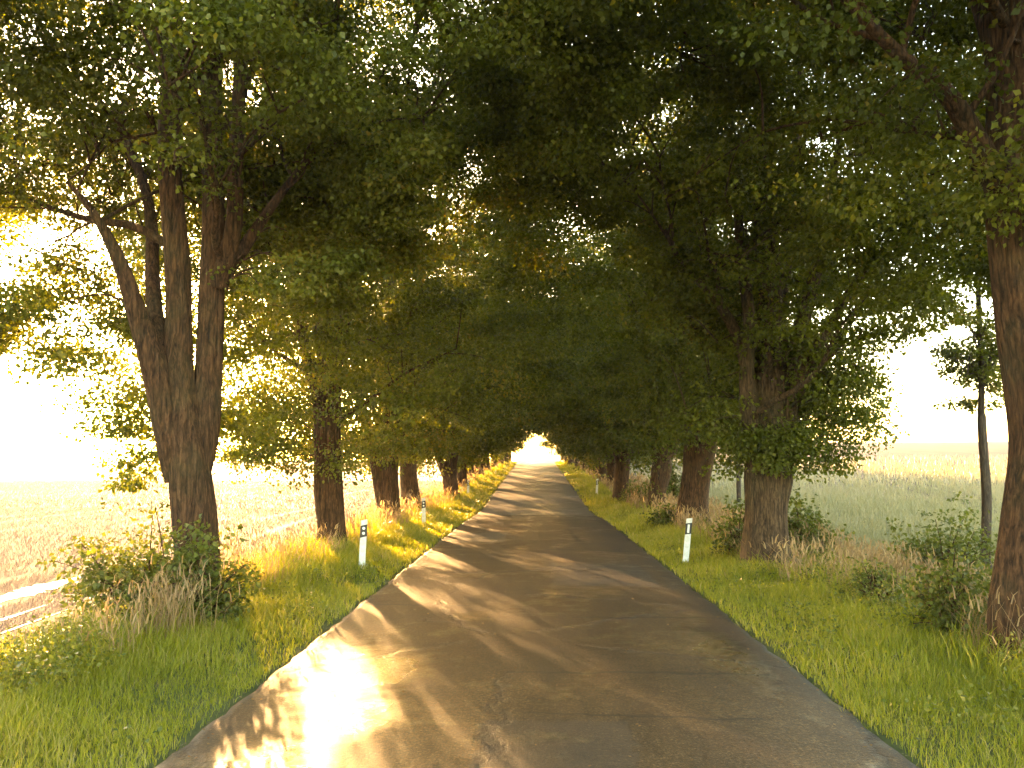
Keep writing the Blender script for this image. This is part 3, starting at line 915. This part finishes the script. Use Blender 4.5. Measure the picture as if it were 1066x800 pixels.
def pydata(name, v, f, mat, bevel=0.0):
    me = bpy.data.meshes.new(name)
    me.from_pydata([tuple(map(float, a)) for a in v], [], f)
    me.materials.append(mat)
    me.update()
    return me

def rounded(w, d, r=0.012):
    """flat front, bowed back: outline of the post"""
    pts = [(-w / 2 + r, -d / 2), (w / 2 - r, -d / 2), (w / 2, -d / 2 + r)]
    for t in np.linspace(0, math.pi, 9)[1:-1]:
        pts.append((w / 2 * math.cos(t), -d / 2 + r + (d - r) * math.sin(t)))
    pts.append((-w / 2, -d / 2 + r))
    return pts

W_, D_ = 0.13, 0.10
body_v, body_f = prism(rounded(W_, D_), -0.1, lambda x, y: 1.0 + 0.22 * x)
BODY = pydata('post_body', body_v, body_f, M_WHITE)
bv, bf = prism(rounded(W_ + 0.006, D_ + 0.006), 0.66, lambda x, y: 0.90 + 0.25 * x)
for i in range(len(bv) // 2):
    bv[i] = (bv[i][0], bv[i][1], 0.66 + 0.25 * bv[i][0])
BAND = pydata('black_band', bv, bf, M_BLACK)
def rect_refl():
    y = -D_ / 2 - 0.003
    v = [(-0.022, y, 0.69), (0.022, y, 0.69), (0.022, y, 0.87), (-0.022, y, 0.87), (-0.022, y - 0.008, 0.69), (0.022, y - 0.008, 0.69), (0.022, y - 0.008, 0.87), (-0.022, y - 0.008, 0.87)]
    return pydata('reflector', v, [(4, 5, 6, 7), (0, 4, 7, 3), (1, 2, 6, 5), (3, 7, 6, 2), (0, 1, 5, 4)], M_REFL)
def round_refl(zc):
    y = -D_ / 2 - 0.003
    n = 16
    v = [(0.03 * math.cos(2 * math.pi * i / n), y, zc + 0.03 * math.sin(2 * math.pi * i / n)) for i in range(n)]
    v += [(a * 0.9, b - 0.008, zc + (c - zc) * 0.9) for a, b, c in v]
    return pydata('reflector', v, [tuple(range(n, 2 * n))] + [(i, n + i, n + (i + 1) % n, (i + 1) % n) for i in range(n)], M_REFL)
RECT = rect_refl()
ROUND = [round_refl(0.735), round_refl(0.835)]
POSTS = [(377, 17.6, 'L', 2, 'white post with black band and two round reflectors before the second left tree'),
         (441, 29.5, 'L', -1, 'pale white post half sunk in sunlit dry grass beside the third left tree'),
         (487, 50.0, 'L', 1, 'farthest left roadside post, tiny and dark beside the shaded verge'),
         (713, 19.2, 'R', 6, 'leaning white post with black band and upright oblong reflector on right verge'),
         (621.5, 51.0, 'R', 3, 'small far white post with black band near the fifth right tree')]
for px, Y, side, tilt, lab in POSTS:
    p = at(px, 560, Y)
    e = empty('delineator_post', (p[0], Y, gz(p[0], Y) - 0.02))
    e.rotation_euler = (R(-1), R(tilt), R(12 if side == 'L' else -12))
    tag(e, lab, 'post', 'white roadside marker posts')
    obj('post_body', BODY, e)
    obj('black_band', BAND, e)
    if side == 'R':
        obj('reflector', RECT, e)
    else:
        for m in ROUND:
            obj('reflector', m, e)

# ------------------------------------------------------------------ shrubs
def shrub(seed, px, Y, rx, ry, h, n, per, leaf, label, lift=0.0, spread=0.22, off=0.0):
    rng = np.random.default_rng(seed)
    p = at(px, 560, Y)
    base = np.array([p[0], Y, gz(p[0], Y) - 0.03])
    e = empty('shrub', base)
    tag(e, label, 'shrub', 'shrubs on the verges')
    T = Tubes()
    u = rng.normal(size=(n, 3))
    u /= np.linalg.norm(u, axis=1)[:, None]
    u[:, 2] = np.abs(u[:, 2])
    rad = 0.35 + 0.65 * rng.random(n) ** 0.6
    lump = 1 + 0.28 * snoise(u[:, 0] * 2.5, u[:, 1] * 2.5, u[:, 2] * 2.5, 1.0, seed)
    shoot = rng.random(n) < 0.24
    rad = np.where(shoot, rad * rng.uniform(1.08, 1.6, n), rad)
    c = u * (rad * lump)[:, None] * np.array([rx, ry, h]) + np.array([0, 0, 0.10 + lift])
    for k in range(0, n, max(1, n // 45)):
        o = np.array([rng.normal() * rx * 0.15, rng.normal() * ry * 0.15, 0.0])
        P, r = smooth_path([o, (o + c[k]) / 2 + np.array([0, 0, 0.15 * h]), c[k]], [0.014, 0.010, 0.004], 7)
        T.add(P, r, 5)
    obj('stems', T.mesh('stems', M_BARK), e)
    tint = np.clip(0.42 + 0.3 * (c[:, 2] / h - 0.5) * 0.6 + rng.normal(size=n) * 0.13, 0, 1)
    obj('foliage', leaf_mesh('foliage', rng, c, per, spread * (0.7 + 0.6 * rng.random(n)), 0.7, leaf, M_BUSH, 0.25, tint), e)
    return e

shrub(41, 152, 11.6, 1.05, 0.75, 1.15, 250, 20, 0.07, 'broad leafy bush left of the nearest left trunk, sun catching its leaves')
shrub(42, 212, 11.4, 0.5, 0.45, 0.95, 120, 20, 0.07, 'dark green bush in front of the foot of the nearest left trunk')
shrub(43, 836, 19.4, 0.75, 0.6, 1.25, 150, 22, 0.085, 'dark rounded bush to the right of the vase-shaped grey bole')
shrub(44, 978, 17.5, 0.95, 0.8, 1.65, 230, 24, 0.08, 'largest bush on the right, rounded and mid green before the field')
shrub(45, 990, 10.7, 0.50, 0.4, 0.70, 120, 22, 0.06, 'low dark bush at the foot of the thick right tree')
shrub(46, 910, 13.2, 0.38, 0.35, 0.50, 80, 20, 0.05, 'small green bush in the grass left of the low dark bush')
shrub(47, 698, 29.0, 0.7, 0.5, 0.65, 80, 20, 0.09, 'spreading low bush at the left foot of the third right tree')
shrub(48, 765, 19.5, 0.4, 0.4, 1.0, 60, 18, 0.085, 'slim pale bush at the left foot of the vase-shaped grey bole')
shrub(49, 702, 43.0, 1.3, 0.9, 1.8, 130, 22, 0.12, 'tall light green bush between the leaning bole and the third right tree')
shrub(50, 664, 44.0, 0.8, 0.6, 1.1, 90, 20, 0.11, 'bush in the gap between the fourth and fifth right trees')

# ------------------------------------------------------------------ grass and field growth (nobody could count it)
def blades(rng, P, h, w, lean=0.35, sharp=0.25):
    """two-quad blades at points P with heights h and widths w"""
    n = len(P)
    az = rng.random(n) * 2 * np.pi
    s = np.stack([np.cos(az), np.sin(az), np.zeros(n)], -1)
    b = rng.random(n) * 2 * np.pi
    ld = np.stack([np.cos(b), np.sin(b), np.zeros(n)], -1)
    ln = (lean * (0.3 + rng.random(n)))[:, None]
    h = h[:, None]; w = w[:, None]
    up = np.array([0, 0, 1.0])
    mid = P + up * h * 0.55 + ld * ln * h * 0.30
    tip = P + up * h * (1 - 0.25 * ln) + ld * ln * h
    v = np.stack([P - s * w / 2, P + s * w / 2, mid + s * w * 0.42, mid - s * w * 0.42, tip + s * w * sharp / 2, tip - s * w * sharp / 2], 1).reshape(-1, 3)
    i = np.arange(n)[:, None] * 6
    q = np.concatenate([i + np.array([[0, 1, 2, 3]]), i + np.array([[3, 2, 4, 5]])], 1).reshape(-1, 4)
    return v, q, tip

def scatter(rng, x0, x1, y0, y1, dens):
    n = int((x1 - x0) * (y1 - y0) * dens)
    x = rng.uniform(x0, x1, n); y = rng.uniform(y0, y1, n)
    return x, y

class Stuff:
    def __init__(self): self.v, self.q, self.t, self.n = [], [], [], 0
    def add(self, v, q, t):
        self.v.append(v); self.q.append(q + self.n); self.t.append(t); self.n += len(v)
    def make(self, name, mat, label, cat):
        me = quads_mesh(name, np.concatenate(self.v), np.concatenate(self.q), mat, False, [('tint', 'FACE', np.concatenate(self.t))])
        return tag(obj(name, me), label, cat, kind='stuff')

rng = np.random.default_rng(77)
G = Stuff()
def road_edge(y, side):
    return np.interp(y, rys, edR) if side > 0 else -np.interp(y, rys, edL)
# short green verge
for side in (-1, 1):
    for (y0, y1, dens, hh, ww) in ((3.0, 9, 2600, 0.105, 0.006), (9, 15, 1500, 0.11, 0.009), (15, 26, 700, 0.13, 0.014), (26, 45, 330, 0.15, 0.024), (45, 75, 130, 0.18, 0.04), (75, 130, 45, 0.22, 0.07)):
        x, y = scatter(rng, 2.5, 5.6, y0, y1, dens)
        e = road_edge(y, side)
        d = x - e
        pr = np.clip((d + 0.05 + 0.09 * snoise(x * side, y, 0, 2.9, 44)) / 0.15, 0, 1) * (1 - 0.55 * sstep(1.3, 2.6, d))
        pr *= 0.72 + 0.28 * snoise(x * side, y, 0, 2.3, 3)
        k = rng.random(len(x)) < pr
        x, y, d = x[k] * side, y[k], d[k]
        P = np.stack([x, y, ground_z(x, y) - 0.005], -1)
        patch_ = snoise(x, y, 0, 1.7, 9)
        h = hh * (0.55 + 0.8 * rng.random(len(x))) * (0.75 + 0.9 * sstep(0.1, 1.9, d)) * (1 + 0.45 * patch_ + 0.5 * (snoise(x, y, 0, 4.3, 19) > 0.75))
        v, q, _ = blades(rng, P, h, ww * (0.7 + 0.6 * rng.random(len(x))), 0.55)
        t = np.clip(0.50 + 0.16 * patch_ - 0.16 * snoise(x, y, 0, 0.7, 29) + rng.normal(size=len(x)) * 0.16 + 0.4 * (rng.random(len(x)) < 0.10), 0, 1)
        G.add(v, q, np.repeat(t, 2))
G.make('grass', M_GRASS, 'short green grass along both verges of the road', 'grass')

# tall green growth in the banks, lower left and right
TG = Stuff()
for (x0, x1, y0, y1, dens, hh, ww) in ((-6.2, -4.2, 5, 12, 480, 0.36, 0.009), (-6.8, -4.4, 12, 25, 180, 0.36, 0.014), (4.2, 7.6, 6, 14, 380, 0.34, 0.009), (4.3, 8.4, 14, 26, 170, 0.36, 0.014),
                                       (-6.6, -4.6, 25, 50, 50, 0.4, 0.03), (4.6, 8, 26, 55, 55, 0.42, 0.03)):
    x, y = scatter(rng, x0, x1, y0, y1, dens)
    k = rng.random(len(x)) < 0.55 + 0.5 * snoise(x, y, 0, 1.4, 21)
    x, y = x[k], y[k]
    P = np.stack([x, y, ground_z(x, y) - 0.01], -1)
    h = hh * (0.5 + 0.9 * rng.random(len(x))) * (1 + 0.3 * snoise(x, y, 0, 1.1, 4))
    v, q, _ = blades(rng, P, h, ww * (0.7 + 0.7 * rng.random(len(x))), 0.6)
    TG.add(v, q, np.repeat(np.clip(0.42 + 0.3 * snoise(x, y, 0, 1.3, 6) + rng.normal(size=len(x)) * 0.16, 0, 1), 2))
TG.make('tall_grass', M_GRASS, 'rank green grass on the banks beneath the trees', 'grass')

# leafy weeds low in the left bank
cw = []
for (x0, x1, y0, y1, dens, hh) in ((-6.0, -4.3, 4.5, 11.5, 40, 0.36), (4.4, 7.4, 6.5, 15, 16, 0.36), (-6.4, -4.6, 12, 26, 4, 0.35), (4.8, 8.0, 15, 30, 4, 0.4), (-4.6, -3.0, 5, 22, 5, 0.13), (3.0, 4.8, 5, 24, 5, 0.13)):
    x, y = scatter(rng, x0, x1, y0, y1, dens)
    k = snoise(x, y, 0, 1.2, 31) > -0.05
    x, y = x[k], y[k]
    cw.append(np.stack([x, y, ground_z(x, y) + hh * (0.3 + 0.7 * rng.random(len(x)))], -1))
cw = np.concatenate(cw)
tag(obj('weeds', leaf_mesh('weeds', rng, cw, 34, 0.24, 0.9, 0.042, M_BUSH, 0.1, np.clip(0.65 + rng.normal(size=len(cw)) * 0.15, 0, 1))),
    'low leafy weeds growing through the bank grass', 'weeds', kind='stuff')

# tall dry grass with seed heads
D = Stuff()
for (x0, x1, y0, y1, dens, hh, ww, sd_) in (( -6.3, -4.8, 5.5, 13, 110, 0.52, 0.006, 51), (-6.4, -4.3, 13, 27, 150, 0.72, 0.010, 52), (-6.6, -4.2, 27, 60, 70, 0.75, 0.022, 53), (-6.2, -4.2, 60, 120, 18, 0.8, 0.06, 53),
                                            (4.7, 8.6, 8, 15, 150, 0.62, 0.007, 54), (4.3, 8.8, 15, 30, 240, 0.72, 0.011, 55), (4.3, 8.0, 30, 60, 60, 0.75, 0.024, 56), (4.3, 7, 60, 120, 18, 0.8, 0.06, 57)):
    x, y = scatter(rng, x0, x1, y0, y1, dens)
    c = snoise(x, y, 0, 1.15, sd_)
    k = rng.random(len(x)) < np.clip(0.25 + 0.95 * c, 0.02, 1)
    x, y, c = x[k], y[k], c[k]
    P = np.stack([x, y, ground_z(x, y) - 0.01], -1)
    h = hh * (0.55 + 0.65 * rng.random(len(x))) * (0.85 + 0.3 * c)
    v, q, tip = blades(rng, P, h, ww * (0.6 + 0.5 * rng.random(len(x))), 0.45, 0.3)
    t = np.clip(0.45 + 0.2 * snoise(x, y, 0, 1.9, 3) + rng.normal(size=len(x)) * 0.18, 0, 1)
    D.add(v, q, np.repeat(t, 2))
    kk = rng.random(len(x)) < 0.55                         # seed heads
    v2, q2, _ = blades(rng, tip[kk] - np.array([0, 0, 0.02]), 0.13 * (0.7 + 0.6 * rng.random(kk.sum())) * (1 + ww * 12), ww * (1.9 + rng.random(kk.sum())), 0.7, 0.3)
    D.add(v2, q2, np.repeat(np.clip(t[kk] + 0.15, 0, 1), 2))
# one clump stands out by the bush at the nearest tree
for px, Y, n_, hh in ((160, 10.2, 130, 0.72), (185, 10.4, 80, 0.75), (118, 9.2, 70, 0.6), (200, 10.5, 26, 0.95)):
    p = at(px, 640, Y)
    x = p[0] + rng.normal(size=n_) * 0.17; y = Y + rng.normal(size=n_) * 0.17
    P = np.stack([x, y, ground_z(x, y)], -1)
    h = hh * (0.5 + 0.55 * rng.random(n_))
    v, q, tip = blades(rng, P, h, 0.006 + 0.004 * rng.random(n_), 0.4, 0.3)
    t = np.clip(0.6 + rng.normal(size=n_) * 0.2, 0, 1)
    D.add(v, q, np.repeat(t, 2))
    v2, q2, _ = blades(rng, tip, 0.13 + 0.05 * rng.random(n_), 0.012 + 0.006 * rng.random(n_), 0.7, 0.3)
    D.add(v2, q2, np.repeat(t, 2))
D.make('dry_grass', M_DRY, 'tall golden dry grass with seed heads under the tree rows', 'grass')

# stubble on the left, green cereal on the right
S = Stuff()
for (x0, x1, y0, y1, dens, hh, ww) in ((-16, -6.0, 7, 20, 260, 0.09, 0.009), (-30, -6.3, 20, 45, 80, 0.10, 0.018), (-60, -6.6, 45, 100, 16, 0.13, 0.05)):
    x, y = scatter(rng, x0, x1, y0, y1, dens)
    k = snoise(x * 1.0, y * 0.06, 0, 3.2, 17) > -0.35
    for (tx, w, ya, yb) in TRACKS:
        cxx = tx - 0.06 * (y - 10)
        k &= ~((np.abs(x - cxx) < w * 0.32) & (y > ya) & (y < yb))
    x, y = x[k], y[k]
    P = np.stack([x, y, ground_z(x, y) - 0.01], -1)
    v, q, _ = blades(rng, P, hh * (0.6 + 0.7 * rng.random(len(x))), ww * (0.7 + 0.6 * rng.random(len(x))), 0.4, 0.7)
    S.add(v, q, np.repeat(np.clip(0.5 + 0.3 * snoise(x * 1.6, y * 0.12, 0, 1.0, 3) + rng.normal(size=len(x)) * 0.12, 0, 1), 2))
S.make('stubble', M_STUB, 'pale straw stubble on the left field', 'stubble')

K = Stuff()
for (x0, x1, y0, y1, dens, hh, ww) in ((7.2, 22, 13, 30, 190, 0.40, 0.012), (7.6, 36, 30, 55, 75, 0.42, 0.024), (8, 60, 55, 100, 20, 0.5, 0.06)):
    x, y = scatter(rng, x0, x1, y0, y1, dens)
    k = rng.random(len(x)) < (0.85 + 0.3 * snoise(x, y, 0, 0.7, 13)) * (1 - 0.85 * sstep(45, 95, y))
    for off in (0.0, 1.9):
        k &= np.abs(x - 15.0 - off - 0.14 * y) > 0.3
    x, y = x[k], y[k]
    P = np.stack([x, y, ground_z(x, y) - 0.01], -1)
    v, q, _ = blades(rng, P, hh * (0.65 + 0.5 * rng.random(len(x))), ww * (0.7 + 0.6 * rng.random(len(x))), 0.4, 0.4)
    K.add(v, q, np.repeat(np.clip(0.30 + 0.010 * (y - 20) + 0.16 * snoise(x, y, 0, 0.3, 3) + rng.normal(size=len(x)) * 0.15, 0, 1), 2))
K.make('cereal_crop', M_CROP, 'green cereal crop on the right field', 'crop')

# leaves and bits lying on the road
n = 1100
x = rng.uniform(-2.6, 2.6, n); y = 4 + 40 * rng.random(n) ** 1.6
near_edge = rng.random(n) < 0.6
x = np.where(near_edge, np.sign(x) * (2.74 - 0.35 * rng.random(n) ** 2), x)
P = np.stack([x, y, road_z(y) + 0.035 + 0.035 * (1 - (x / HALF) ** 2)], -1)
a = rng.random(n) * 6.283
dl = np.stack([np.cos(a), np.sin(a), 0.08 * rng.random(n)], -1) * (0.018 + 0.022 * rng.random(n))[:, None]
sl = np.stack([-np.sin(a), np.cos(a), 0.3 * rng.normal(size=n)], -1) * (0.007 + 0.009 * rng.random(n))[:, None]
v = np.stack([P, P + dl * 0.5 + sl, P + dl + np.array([0, 0, 0.003]), P + dl * 0.5 - sl], 1).reshape(-1, 3)
tag(obj('fallen_leaves', quads_mesh('fallen_leaves', v, np.arange(n * 4).reshape(-1, 4), M_DRY, False, [('tint', 'FACE', rng.random(n) * 0.5)])),
    'small fallen leaves and bits of bark on the asphalt', 'leaves', kind='stuff')

# ------------------------------------------------------------------ hazy evening air
def haze_box():
    x0, x1, y0, y1, z0, z1 = -430, 430, -70, 630, -5.5, 21.0
    v = [(x, y, z) for z in (z0, z1) for y in (y0, y1) for x in (x0, x1)]
    f = [(0, 2, 3, 1), (4, 5, 7, 6), (0, 1, 5, 4), (2, 6, 7, 3), (0, 4, 6, 2), (1, 3, 7, 5)]
    m, nt, out = nodes_of('pale_haze')
    p = N(nt, 'VolumePrincipled')
    p.inputs['Color'].default_value = (0.95, 0.93, 0.90, 1)
    p.inputs['Density'].default_value = HAZE
    p.inputs['Anisotropy'].default_value = 0.55
    nt.links.new(p.outputs[0], out.inputs['Volume'])
    tag(obj('haze', pydata('haze', v, f, m)), 'thin warm evening haze over road and fields', 'haze', kind='stuff')
HAZE = 0.0005
haze_box()
